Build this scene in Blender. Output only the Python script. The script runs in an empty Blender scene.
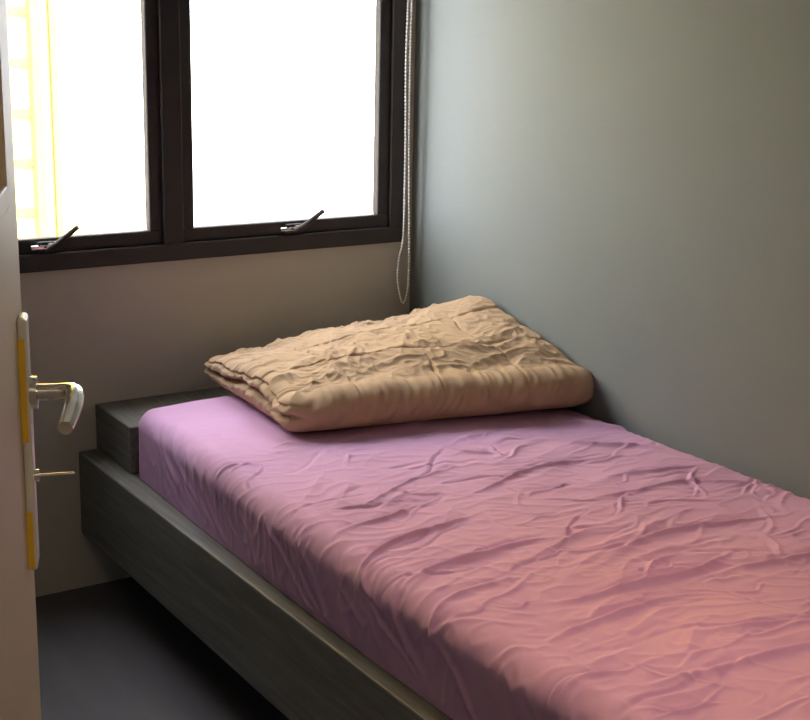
import bpy, math, random
import numpy as np
from mathutils import Vector, Matrix
random.seed(4)
C=bpy.context.scene.collection
bpy.context.scene.view_settings.view_transform='Standard'

# ---------------------------------------------------------------- materials
def mat(name,col,rough=.6,metal=0,var=0.0,vscale=5,bump=0.0,bscale=60,sheen=0,spec=.5,stretch=(1,1,1),col2=None):
    m=bpy.data.materials.new(name);m.use_nodes=True;nt=m.node_tree;b=nt.nodes['Principled BSDF']
    b.inputs['Base Color'].default_value=(*col,1);b.inputs['Roughness'].default_value=rough
    b.inputs['Metallic'].default_value=metal;b.inputs['Specular IOR Level'].default_value=spec
    if sheen: b.inputs['Sheen Weight'].default_value=sheen
    tc=nt.nodes.new('ShaderNodeTexCoord');mp=nt.nodes.new('ShaderNodeMapping');mp.inputs['Scale'].default_value=stretch
    nt.links.new(tc.outputs['Object'],mp.inputs['Vector'])
    if var or col2:
        n=nt.nodes.new('ShaderNodeTexNoise');n.inputs['Scale'].default_value=vscale;n.inputs['Detail'].default_value=6
        nt.links.new(mp.outputs[0],n.inputs['Vector'])
        r=nt.nodes.new('ShaderNodeValToRGB')
        r.color_ramp.elements[0].position=.3;r.color_ramp.elements[1].position=.7
        c2=col2 or tuple(min(1,c*(1+var)) for c in col)
        r.color_ramp.elements[0].color=(*[c*(1-var) for c in col],1);r.color_ramp.elements[1].color=(*c2,1)
        nt.links.new(n.outputs['Fac'],r.inputs['Fac']);nt.links.new(r.outputs['Color'],b.inputs['Base Color'])
    if bump:
        n=nt.nodes.new('ShaderNodeTexNoise');n.inputs['Scale'].default_value=bscale;n.inputs['Detail'].default_value=4
        nt.links.new(mp.outputs[0],n.inputs['Vector'])
        bp=nt.nodes.new('ShaderNodeBump');bp.inputs['Strength'].default_value=bump;bp.inputs['Distance'].default_value=.01
        nt.links.new(n.outputs['Fac'],bp.inputs['Height']);nt.links.new(bp.outputs[0],b.inputs['Normal'])
    return m
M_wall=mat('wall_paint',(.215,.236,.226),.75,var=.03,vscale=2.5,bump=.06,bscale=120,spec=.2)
M_wall_glare=mat('wall_paint_glare',(.50,.46,.41),.75,var=.03,vscale=2.5,bump=.06,bscale=120,spec=.2)  # window wall lightened and warmed, veiling glare baked into its colour
M_ceil=mat('ceiling_paint',(.40,.40,.38),.9)
M_floor=mat('floor_laminate',(.10,.094,.10),.55,var=.25,vscale=6,bump=.05,bscale=30,stretch=(1,.12,1),spec=.3)
M_wood=mat('platform_wood',(.155,.148,.130),.55,var=.25,vscale=14,bump=.12,bscale=40,stretch=(6,.35,6),spec=.3)
M_frame=mat('window_frame_black',(.055,.049,.049),.7,var=.1,vscale=10,spec=.2)  # black lifted slightly, window glare included in the colour
M_sheet=mat('sheet_pink',(.57,.335,.51),.95,var=.02,vscale=4,bump=.05,bscale=500,spec=.08)
M_quilt=mat('quilt_tan',(.48,.335,.215),.95,var=.05,vscale=6,bump=.1,bscale=300,spec=.08)
M_door=mat('door_cream',(.68,.58,.42),.5,var=.03,vscale=3)
M_chrome=mat('handle_chrome',(.8,.8,.8),.18,metal=1)
M_film=mat('handle_film_yellow',(.85,.55,.05),.4)
M_plate=mat('handle_plate_white',(.75,.75,.72),.35)
M_bead=mat('bead_white',(.85,.84,.80),.4)
M_blind=mat('blind_fabric',(.6,.6,.56),.8)
M_conc=mat('facade_paint',(.85,.68,.14),.9,var=.1)
M_fyel=mat('facade_yellow',(.52,.13,.06),.9,var=.1)
M_ground=mat('ground',(.5,.47,.42),.9,var=.03)
def glass():
    m=bpy.data.materials.new('window_glass');m.use_nodes=True;nt=m.node_tree;nt.nodes.clear()
    o=nt.nodes.new('ShaderNodeOutputMaterial');x=nt.nodes.new('ShaderNodeMixShader');t=nt.nodes.new('ShaderNodeBsdfTransparent');g=nt.nodes.new('ShaderNodeBsdfGlossy')
    g.inputs['Roughness'].default_value=.02;x.inputs[0].default_value=.05
    nt.links.new(t.outputs[0],x.inputs[1]);nt.links.new(g.outputs[0],x.inputs[2]);nt.links.new(x.outputs[0],o.inputs[0]);return m
M_glass=glass()

# ---------------------------------------------------------------- helpers
def empty(name,loc=(0,0,0)):
    e=bpy.data.objects.new(name,None);e.location=loc;e.empty_display_size=.05;C.objects.link(e);return e
def mesh(name,v,f,m,parent=None,smooth=False):
    me=bpy.data.meshes.new(name);me.from_pydata([tuple(map(float,a)) for a in v],[],f);me.update()
    me.materials.append(m)
    if smooth:
        me.polygons.foreach_set('use_smooth',[True]*len(me.polygons))
    o=bpy.data.objects.new(name,me);C.objects.link(o)
    if parent: o.parent=parent
    return o
def box(name,a,b,m,parent=None,bev=0,seg=2):
    x0,y0,z0=[min(p,q) for p,q in zip(a,b)];x1,y1,z1=[max(p,q) for p,q in zip(a,b)]
    v=[(x0,y0,z0),(x1,y0,z0),(x1,y1,z0),(x0,y1,z0),(x0,y0,z1),(x1,y0,z1),(x1,y1,z1),(x0,y1,z1)]
    f=[(0,3,2,1),(4,5,6,7),(0,1,5,4),(1,2,6,5),(2,3,7,6),(3,0,4,7)]
    o=mesh(name,v,f,m,parent)
    if bev:
        d=o.modifiers.new('b','BEVEL');d.width=bev;d.segments=seg
    return o
def tube(name,pts,rad,m,parent=None,bez=True,res=8):
    cu=bpy.data.curves.new(name,'CURVE');cu.dimensions='3D';cu.bevel_depth=1;cu.bevel_resolution=res;cu.use_fill_caps=True;cu.resolution_u=10
    s=cu.splines.new('NURBS' if bez else 'POLY');s.points.add(len(pts)-1)
    if not hasattr(rad,'__len__'): rad=[rad]*len(pts)
    for p,q,r in zip(s.points,pts,rad): p.co=(*q,1);p.radius=r
    if bez: s.use_endpoint_u=True;s.order_u=3
    cu.materials.append(m);o=bpy.data.objects.new(name,cu);C.objects.link(o)
    if parent:o.parent=parent
    return o
def perlin(x,y,seed=0):
    r=np.random.RandomState(seed);N=64;ang=r.rand(N,N)*2*np.pi;gx,gy=np.cos(ang),np.sin(ang)
    xi=np.floor(x).astype(int);yi=np.floor(y).astype(int);xf=x-xi;yf=y-yi
    u=xf**3*(xf*(xf*6-15)+10);v=yf**3*(yf*(yf*6-15)+10)
    def g(i,j,dx,dy): return gx[i%N,j%N]*dx+gy[i%N,j%N]*dy
    a=g(xi,yi,xf,yf);b=g(xi+1,yi,xf-1,yf);c=g(xi,yi+1,xf,yf-1);d=g(xi+1,yi+1,xf-1,yf-1)
    return (a*(1-u)+b*u)*(1-v)+(c*(1-u)+d*u)*v
def crease(X,Y,x0,y0,x1,y1,A,w,bend=0,sharp=1):
    L=math.hypot(x1-x0,y1-y0);c,s=(x1-x0)/L,(y1-y0)/L
    u=((X-x0)*c+(Y-y0)*s)/L;v=-(X-x0)*s+(Y-y0)*c
    v=v-bend*4*u*(1-u)+.006*np.sin(u*9+x0*30)
    t=np.clip(u,0,1);tp=np.where((u>0)&(u<1),np.sin(np.pi*t)**.8,0)
    return A*tp*(np.exp(-np.abs(v/w)**1.5)-.4*np.exp(-((v-1.9*w)/(1.3*w))**2))

# ---------------------------------------------------------------- room shell
XL=-2.25;YF=-2.92;H=2.45
box('floor',(-3.6,-5,-.06),(.15,.15,0),M_floor)
box('ceiling',(-3.6,-5,H),(.15,.15,H+.1),M_ceil)
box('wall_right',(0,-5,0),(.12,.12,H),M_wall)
wx0,wx1,wz0,wz1=-1.465,-.036,.868,2.02
we=empty('wall_window')
box('below',(XL,0,0),(0,.12,wz0),M_wall_glare,we)
box('above',(XL,0,wz1),(0,.12,H),M_wall_glare,we)
box('side_a',(XL,0,wz0),(wx0,.12,wz1),M_wall_glare,we)
box('side_b',(wx1,0,wz0),(0,.12,wz1),M_wall_glare,we)
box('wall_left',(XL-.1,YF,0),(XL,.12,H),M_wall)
wf=empty('wall_front')
DX0,DX1=-2.15,-1.25
box('part_a',(-3.6,YF-.1,0),(DX0-.04,YF,H),M_wall,wf)
box('part_b',(DX1+.04,YF-.1,0),(0,YF,H),M_wall,wf)
box('lintel',(DX0-.04,YF-.1,2.09),(DX1+.04,YF,H),M_wall,wf)
box('wall_corridor_back',(-3.6,-5.1,0),(.12,-5,H),M_ceil)
box('wall_corridor_left',(-3.7,-5.1,0),(-3.6,YF,H),M_ceil)
tr=empty('trim_door_frame')
box('jamb_l',(DX0-.04,YF-.11,0),(DX0,YF+.01,2.09),M_door,tr,.003)
box('jamb_r',(DX1,YF-.11,0),(DX1+.04,YF+.01,2.09),M_door,tr,.003)
box('head',(DX0,YF-.11,2.05),(DX1,YF+.01,2.09),M_door,tr,.003)

# ---------------------------------------------------------------- window
w=empty('window_1')
y0,y1=-.012,.05
fw=.045
box('frame_bottom',(wx0,y0,wz0),(wx1,y1,wz0+fw),M_frame,w,.003)
box('frame_top',(wx0,y0,wz1-fw),(wx1,y1,wz1),M_frame,w,.003)
box('frame_left',(wx0,y0,wz0+fw),(wx0+fw,y1,wz1-fw),M_frame,w,.003)
box('frame_right',(wx1-fw,y0,wz0+fw),(wx1,y1,wz1-fw),M_frame,w,.003)
mc=-.7505
box('mullion',(mc-.028,y0,wz0+fw),(mc+.028,.04,wz1-fw),M_frame,w,.003)
def sash(n,a,b):
    s=empty(n);s.parent=w
    zb,zt=wz0+fw,wz1-fw;k=.037;ys,ye=.0,.03
    box('rail_bottom',(a,ys,zb),(b,ye,zb+k),M_frame,s,.004)
    box('rail_top',(a,ys,zt-k),(b,ye,zt),M_frame,s,.004)
    box('stile_l',(a,ys,zb+k),(a+k,ye,zt-k),M_frame,s,.004)
    box('stile_r',(b-k,ys,zb+k),(b,ye,zt-k),M_frame,s,.004)
    box('glass',(a+k,.022,zb+k),(b-k,.026,zt-k),M_glass,s)
    cx=(a+b)/2+.015
    box('handle_base',(cx-.03,-.012,zb+.004),(cx+.02,0,zb+.03),M_frame,s,.003)
    tube('handle_pivot',[(cx,-.002,zb+.018),(cx,-.03,zb+.018)],.009,M_frame,s,False)
    tube('handle_lever',[(cx-.008,-.022,zb+.012),(cx+.012,-.04,zb+.030),(cx+.05,-.075,zb+.072)],[.008,.0075,.006],M_frame,s,False)
    box('handle_hook',(cx-.05,-.016,zb+.012),(cx-.008,-.002,zb+.022),M_chrome,s,.002)
sash('sash_right',mc+.026,wx1-fw+.001)
sash('sash_left',wx0+fw-.001,mc-.026)

# roller blind above the window with bead chain
bl=empty('roller_blind')
tube('tube',[(wx0-.03,-.05,2.12),(-.06,-.05,2.12)],.028,M_blind,bl,False)
box('bracket_r',(-.055,-.085,2.08),(-.045,0,2.16),M_frame,bl)
box('bracket_l',(wx0-.05,-.085,2.08),(wx0-.04,0,2.16),M_frame,bl)
tube('hem_bar',[(wx0-.03,-.075,2.085),(-.065,-.075,2.085)],.008,M_frame,bl,False)
def chain(pts):
    step=.0085
    P=[Vector(p) for p in pts]
    D=[]
    for i in range(len(P)-1):
        p0=P[max(i-1,0)];p1=P[i];p2=P[i+1];p3=P[min(i+2,len(P)-1)]
        for k in range(100):
            t=k/100;D.append(.5*((2*p1)+(-p0+p2)*t+(2*p0-5*p1+4*p2-p3)*t*t+(-p0+3*p1-3*p2+p3)*t**3))
    acc=0;out=[D[0]]
    for a,b in zip(D,D[1:]):
        acc+=(b-a).length
        if acc>=step: out.append(b);acc=0
    return out
cpts=[(-.036,-.04,2.11),(-.040,-.042,1.7),(-.046,-.045,1.4),(-.042,-.045,1.1),(-.036,-.045,.85),(-.038,-.045,.74),(-.05,-.045,.695),(-.062,-.045,.71),(-.074,-.045,.77),(-.070,-.045,.83),(-.058,-.047,.90),(-.056,-.045,1.15),(-.060,-.045,1.4),(-.052,-.045,1.7),(-.050,-.045,2.11)]
pts=chain(cpts)
V=[];F=[]
ph=[(0,0,1)]+[(math.sin(t)*math.cos(p),math.sin(t)*math.sin(p),math.cos(t)) for t in (math.pi/3,2*math.pi/3) for p in [k*math.pi/3 for k in range(6)]]+[(0,0,-1)]
for q in pts:
    o=len(V);V+=[(q.x+.0036*a,q.y+.0036*b,q.z+.0036*c) for a,b,c in ph]
    for k in range(6):
        n=(k+1)%6
        F+=[(o,o+1+k,o+1+n),(o+1+k,o+7+k,o+7+n,o+1+n),(o+13,o+7+n,o+7+k)]
mesh('bead_chain',V,F,M_bead,bl,True)
tube('chain_cord',[tuple(q) for q in pts],.001,M_bead,bl,False,2)

# ---------------------------------------------------------------- bed platform
bp=empty('bed_platform')
YE=-2.45
box('slab',(-1.03,YE,.157),(-.001,-.001,.383),M_wood,bp,.004)
box('head_ledge',(-.98,-.243,.3831),(-.001,-.001,.506),M_wood,bp,.004)
box('recessed_base',(-.80,YE+.15,0),(-.001,-.001,.157),M_wood,bp)

# ---------------------------------------------------------------- mattress with sheet
ZT=.560
r=.05;Hm=ZT-.385
ns,nt=420,720
smax=.975-r+ r*math.pi/2+(Hm-r)
s=np.linspace(0,smax,ns);t=np.linspace(-( r*math.pi/2+(Hm-r)),2.13,nt)
S,T=np.meshgrid(s,t,indexing='ij')
W=.975-r
ds=np.maximum(0,S-W);dt=np.maximum(0,-T)
d=np.hypot(ds,dt)+1e-9;ux=ds/d;uy=dt/d
phi=np.minimum(d/r,np.pi/2)
out=r*np.sin(phi);down=np.where(d<r*np.pi/2,r*(1-np.cos(phi)),r+d-r*np.pi/2)
down=np.minimum(down,Hm)
Y0=-.245-r
X=-(np.minimum(S,W)+ux*out);Y=Y0-np.maximum(T,0)+uy*out
Z=ZT-down
Xw=-S;Yw=Y0-T
wr=np.zeros_like(S)
wr+=.008*perlin(Xw*2.2+5,Yw*2.0,1)+.005*perlin(Xw*5,Yw*6,2)
wx=Xw+.06*perlin(Xw*4,Yw*4,3);wy=Yw+.05*perlin(Xw*4+9,Yw*4,4)
wy2=wy+.35*wx*wx
rid=np.clip(1-4*np.abs(perlin(wx*2.6,wy2*9,5)),0,1)**1.5
rid2=np.clip(1-4*np.abs(perlin(wx*6+3+wy*2,wy*16-wx*3,6)),0,1)**1.5
rid3=np.clip(1-4*np.abs(perlin(wx*11+3-wy*5,wy*24+wx*6,16)),0,1)**1.5
mask=np.clip(.35+1.6*perlin(Xw*2.5,Yw*2.5,7),0,1);mask2=np.clip(.35+1.8*perlin(Xw*3+4,Yw*3,8),0,1)
near=np.clip((-Yw-.55)/.5,.35,1)
wr+=(.0048*rid*mask+.0040*rid2*mask2+.0020*rid3)*near
for c in [(-1.02,-1.40,-.66,-1.30,.009,.007,.02),(-.97,-1.50,-.62,-1.47,.008,.007,.02),(-.80,-1.69,-.36,-1.68,.010,.008,-.03),(-.92,-1.82,-.52,-1.80,.007,.008,.03),
          (-.60,-1.58,-.15,-1.60,.008,.007,.03),(-.62,-1.20,-.2,-1.12,.006,.007,.02),(-.82,-1.14,-.5,-1.02,.005,.006,.015),(-.45,-1.35,-.05,-1.42,.007,.008,.03),
          (-.7,-1.9,-.2,-1.95,.007,.009,-.03),(-.9,-2.0,-.45,-2.08,.007,.009,.03),(-.25,-1.0,-.03,-1.2,.008,.009,.02),(-.3,-1.25,-.05,-1.3,.006,.007,.0),
          (-.14,-.86,-.02,-1.0,.010,.011,.01),(-.50,-.9,-.40,-1.04,.005,.006,.0),(-.40,-.88,-.41,-1.06,.005,.006,.0),(-.5,-1.75,-.08,-1.82,.008,.009,.02),
          (-1.05,-1.62,-.75,-1.58,.006,.008,.01),(-.95,-1.25,-.7,-1.2,.006,.007,.01)]:
    x0,ya,x1,yb,A,w_,be=c
    wr+=crease(Xw,Yw,x0,ya,x1,yb,A*1.35,w_*.9,be)
R=random.Random(11)
for i in range(140):
    x=-R.uniform(.05,.98);y=-R.uniform(.7,2.2)
    a=R.gauss(.12+.5*(x+.5),.45);L=R.uniform(.06,.26)
    wr+=crease(Xw,Yw,x-L/2*math.cos(a),y-L/2*math.sin(a),x+L/2*math.cos(a),y+L/2*math.sin(a),.9*R.uniform(.002,.006)*R.choice([1,1,-.8]),R.uniform(.003,.006),R.uniform(-.02,.02))
for i in range(34):
    y=-R.uniform(.3,2.2);x=-R.uniform(.93,1.0)
    wr+=crease(Xw,Yw,x,y,x-.17,y-R.uniform(.05,.25),R.uniform(.0015,.0045),R.uniform(.005,.010),0)
sd=np.clip(down/Hm,0,1)
wr=wr*np.where(sd>.9,(1-sd)*10,1)*np.where(T<0,.5,1)
bow=.035*np.sin(np.pi*np.clip(np.maximum(T,0)/2.0,0,1))*np.clip(S/W,0,1)*np.clip(1.1-.5*sd,0,1)
nz=np.cos(phi);no=np.sin(phi)
Z=Z+nz*wr+.006*np.sin(np.pi*np.clip(S/W,0,1))*(1-sd)
X=X-ux*no*wr-bow;Y=Y+uy*no*wr
Z=Z-.03*np.exp(-(S/.018)**2)*(1-sd)
X=np.minimum(X,-.004);Y=np.minimum(Y,-.2445);Z=np.maximum(Z,.3845)
under=np.clip((.42-T)/.08,0,1)
Z=np.where((T>0),np.minimum(Z,ZT+.004+ (1-under)*.020),Z)
V=np.stack([X,Y,Z],-1).reshape(-1,3)
idx=np.arange(ns*nt).reshape(ns,nt)
F=np.stack([idx[:-1,:-1],idx[:-1,1:],idx[1:,1:],idx[1:,:-1]],-1).reshape(-1,4)
mt=empty('mattress')
o=mesh('fitted_sheet',V,[tuple(int(k) for k in q) for q in F],M_sheet,mt,True)
box('core',(-.93,YE+.02,.384),(-.03,-.29,.53),M_sheet,mt,.02)

# ---------------------------------------------------------------- folded quilt
nu,nv=340,260
u=np.linspace(0,1,nu);v=np.linspace(0,1,nv);U,Vv=np.meshgrid(u,v,indexing='ij')
FL=np.array([-.735,-.655]);FR=np.array([-.025,-.800]);BR=np.array([-.03,-.24]);BL=np.array([-.690,-.15])
def bil(U,V,a,b,c,d):
    return a*(1-U)*(1-V)+b*U*(1-V)+c*U*V+d*(1-U)*V
ctrl=np.array([[.085,.098,.104,.104,.095],[.104,.124,.136,.142,.134],[.094,.124,.144,.158,.172],[.078,.108,.134,.160,.198],[.056,.086,.106,.124,.145]])
def interp(U,V):
    def basis(t):
        k=np.clip((t*4).astype(int),0,3);f=t*4-k
        Wt=np.zeros(t.shape+(5,))
        p=np.stack([-.5*f+f*f-.5*f**3,1-2.5*f*f+1.5*f**3,.5*f+2*f*f-1.5*f**3,-.5*f*f+.5*f**3],-1)
        for j in range(4):
            ii=np.clip(k-1+j,0,4)
            np.put_along_axis(Wt,ii[...,None],np.take_along_axis(Wt,ii[...,None],-1)+p[...,j:j+1],-1)
        return Wt
    return np.einsum('...i,ij,...j->...',basis(V),ctrl,basis(U))
Ht=interp(U,Vv)
PX=bil(U,Vv,FL[0],FR[0],BR[0],BL[0]);PY=bil(U,Vv,FL[1],FR[1],BR[1],BL[1])
PX=PX+.010*perlin(U*3,Vv*3,31);PY=PY+.012*perlin(U*3+7,Vv*3,32)
q=np.zeros_like(U)
wu=U*.74/.22+.2*perlin(U*3,Vv*3,21);wv=Vv*.6/.2+.2*perlin(U*3+5,Vv*3,22)
gu=np.abs((wu+.35)%1-.5);gv=np.abs((wv+.2)%1-.5)
q+=-.0045*np.exp(-((.5-gu)/.02)**2)-.0055*np.exp(-((.5-gv)/.02)**2)
ax=U*.75;ay=Vv*.6
xx=ax+.04*perlin(ax*6,ay*6,23);yy=ay+.04*perlin(ax*6,ay*6+4,24)
q+=.009*np.clip(1-3*np.abs(perlin(xx*5+yy*3,yy*14-xx*4,25)),0,1)**1.3*np.clip(.5+1.5*perlin(ax*4,ay*4,26),0,1)
q+=.007*np.clip(1-3*np.abs(perlin(xx*17,yy*11+3,27)),0,1)**1.3*np.clip(.5+1.5*perlin(ax*4,ay*4+8,28),0,1)
q+=.0035*np.clip(1-3*np.abs(perlin(xx*30+yy*9,yy*30+3,37)),0,1)
q+=.014*perlin(ax*5,ay*5,29)+.009*perlin(ax*11,ay*11,30)
ZB=.571
PZ=ZB+Ht+q
Vq=[tuple(a) for a in np.stack([PX,PY,PZ],-1).reshape(-1,3)]
idx=np.arange(nu*nv).reshape(nu,nv)
Fq=[tuple(int(k) for k in a) for a in np.stack([idx[:-1,:-1],idx[1:,:-1],idx[1:,1:],idx[:-1,1:]],-1).reshape(-1,4)]
ring=[(i,0) for i in range(nu)]+[(nu-1,j) for j in range(1,nv)]+[(i,nv-1) for i in range(nu-2,-1,-1)]+[(0,j) for j in range(nv-2,0,-1)]
RP=np.array([[PX[i,j],PY[i,j],PZ[i,j]] for i,j in ring]);n=len(ring)
side=np.array([1.0 if (i==0) else 0.0 for i,j in ring]);front=np.array([1.0 if (j==0) else 0.0 for i,j in ring])
tan=np.roll(RP[:,:2],-6,0)-np.roll(RP[:,:2],6,0)
nor=np.stack([tan[:,1],-tan[:,0]],-1);nor/=np.linalg.norm(nor,axis=1)[:,None]
def sm(a,k):
    for _ in range(k): a=(np.roll(a,1,0)+a+np.roll(a,-1,0))/3
    return a
nor=sm(nor,60);side=sm(side,40);front=sm(front,150)
nor/=np.linalg.norm(nor,axis=1)[:,None]
K=52;prev=[int(idx[i,j]) for i,j in ring]
arc=np.arange(n)/n
for k in range(1,K+1):
    th=math.pi*k/K;sfrac=(1-math.cos(th))/2
    hh=RP[:,2]-ZB
    lay1=.50+.05*np.sin(arc*40);g=np.exp(-((sfrac-lay1)/.07)**2)
    g2=np.exp(-((sfrac-.24+.03*np.sin(arc*55))/.035)**2)
    Rr=.034+.032*front*(1-.3*side)+.006*perlin(arc*40,np.full(n,sfrac*2),33)+.012*side
    prof=math.sin(th) if k<K else 0
    o_=Rr*prof
    o_=o_-side*(.036*g+.010*g2)
    o_=o_+(.009*perlin(arc*60,np.full(n,sfrac*2+.3),34)+.007*perlin(arc*140+sfrac*3,np.full(n,sfrac*2+.3),35))*math.sin(th)
    z=RP[:,2]-hh*sfrac
    xy=RP[:,:2]+nor*o_[:,None]
    xy[:,0]=np.minimum(xy[:,0],-.004)
    st=len(Vq);Vq+=[(xy[i,0],xy[i,1],z[i]) for i in range(n)]
    cur=list(range(st,st+n))
    Fq+=[(prev[i],cur[i],cur[(i+1)%n],prev[(i+1)%n]) for i in range(n)]
    prev=cur
c=len(Vq);Vq.append((-.37,-.43,ZB));Fq+=[(prev[i],c,prev[(i+1)%n]) for i in range(n)]
mesh('folded_quilt',Vq,Fq,M_quilt,None,True)

# ---------------------------------------------------------------- open door with lever handle
dr=empty('door_1')
E=Vector((-1.806,-2.087,0));dd=Vector((.375,.927,0)).normalized();nn=Vector((dd.y,-dd.x,0))
Mx=Matrix(((dd.x,nn.x,0,E.x),(dd.y,nn.y,0,E.y),(0,0,1,0),(0,0,0,1)))
dr.matrix_world=Mx   # local x: towards latch edge, y: out of the face
DL=.84
box('leaf',(-DL,-.04,.012),(0,0,2.04),M_door,dr,.002)
for zz in [(.25,.85),(1.35,1.9)]:
    for a,b in [((-DL+.13,0,zz[0]),(-.13,.006,zz[0]+.02)),((-DL+.13,0,zz[1]-.02),(-.13,.006,zz[1])),((-DL+.13,0,zz[0]),(-DL+.15,.006,zz[1])),((-.15,0,zz[0]),(-.13,.006,zz[1]))]:
        box('moulding',a,b,M_door,dr,.002)
box('lock_plate',(-.058,0,1.000),(-.026,.008,1.240),M_plate,dr,.003)
box('film_top',(-.0585,.0,1.125),(-.024,.0060,1.222),M_film,dr,.0005)
box('film_low',(-.0585,.0,1.002),(-.024,.0060,1.058),M_film,dr,.0005)
hz=1.168
tube('rose',[(-.042,.006,hz),(-.042,.014,hz)],.015,M_chrome,dr,False)
tube('lever',[(-.042,.008,hz),(-.042,.026,hz),(-.042,.040,hz),(-.048,.047,hz+.001),(-.068,.048,hz),(-.098,.046,hz-.004),(-.125,.042,hz-.010)],[.008,.0075,.008,.0085,.0085,.008,.0065],M_chrome,dr)
tube('key',[(-.042,.008,hz-.080),(-.042,.044,hz-.079)],.0014,M_chrome,dr,False)
tube('keyhole',[(-.042,.008,hz-.080),(-.042,.012,hz-.080)],.006,M_chrome,dr,False)
tube('lever_back',[(-.042,-.04,hz),(-.042,-.075,hz),(-.050,-.093,hz),(-.08,-.094,hz),(-.135,-.090,hz-.006)],[.010,.009,.0095,.009,.0075],M_chrome,dr)
for hz2 in (.25,1.05,1.8):
    tube('hinge',[(-DL-.004,.004,hz2-.045),(-DL-.004,.004,hz2+.045)],.007,M_chrome,dr,False)

# ---------------------------------------------------------------- outdoors
bd=empty('apartment_building')
box('body',(-8,16,-8),(5.0,24,14),M_conc,bd)
for x in (-7,-4.5,-2.1,.3,4.05):
    box('pilaster',(x,15.8,-8),(x+.10,16,14),M_fyel,bd)
    box('pilaster',(x+.30,15.9,-8),(x+.38,16,14),M_fyel,bd)
    for k in range(30):
        box('vent_louvre',(x-.25,15.94,-7+k*.7),(x,16,-6.9+k*.7),M_fyel,bd)
box('ground_outside',(-60,.2,-8.2),(60,90,-8),M_ground)

# ---------------------------------------------------------------- lights
wd=bpy.data.worlds.new('sky');bpy.context.scene.world=wd;wd.use_nodes=True
bg=wd.node_tree.nodes['Background'];bg.inputs[0].default_value=(.93,.95,1,1);bg.inputs[1].default_value=13.5
def area(name,loc,rot,sx,sy,e,col,portal=False):
    l=bpy.data.lights.new(name,'AREA');l.shape='RECTANGLE';l.size=sx;l.size_y=sy;l.energy=e;l.color=col
    if portal: l.cycles.is_portal=True
    o=bpy.data.objects.new(name,l);o.location=loc;o.rotation_euler=rot;C.objects.link(o);return o
area('window_portal',((wx0+wx1)/2,.10,(wz0+wz1)/2),(-math.pi/2,0,0),1.42,1.14,1,(1,1,1),True)
sl=bpy.data.lights.new('sun','SUN');sl.energy=12;sl.angle=.01;sl.color=(1,.88,.66)
so=bpy.data.objects.new('sun',sl);so.rotation_euler=(math.radians(48),0,math.radians(-25));C.objects.link(so)
area('corridor_fill',(-2.0,-4.0,2.40),(0,0,0),.5,.5,11,(1,.76,.56))  # unseen warm fill added behind the camera for the foreground
cl=empty('ceiling_fill')  # added out of view: warm fill and disc to tint the near sheet pink
tube('fill_housing',[(-.75,-2.0,2.45),(-.75,-2.0,2.41)],.16,M_plate,cl,False,16)
al=area('fill_light',(-.75,-2.0,2.40),(0,0,0),.25,.25,2.8,(1,.66,.52));al.data.spread=math.radians(70);al.parent=cl

# ---------------------------------------------------------------- camera
cam=bpy.data.cameras.new('camera');co=bpy.data.objects.new('camera',cam);C.objects.link(co)
yaw,pitch,roll,f=.5801,.2472,.0214,1368.29
fw_=Vector((math.sin(yaw)*math.cos(pitch),math.cos(yaw)*math.cos(pitch),-math.sin(pitch)))
rt=Vector((math.cos(yaw),-math.sin(yaw),0));up=rt.cross(fw_)
r2=math.cos(roll)*rt+math.sin(roll)*up;u2=-math.sin(roll)*rt+math.cos(roll)*up
co.matrix_world=Matrix(((r2.x,u2.x,-fw_.x,-2.1877),(r2.y,u2.y,-fw_.y,-3.3202),(r2.z,u2.z,-fw_.z,1.5092),(0,0,0,1)))
cam.sensor_fit='HORIZONTAL';cam.sensor_width=36;cam.lens=f*36/810;cam.clip_start=.02
bpy.context.scene.camera=co
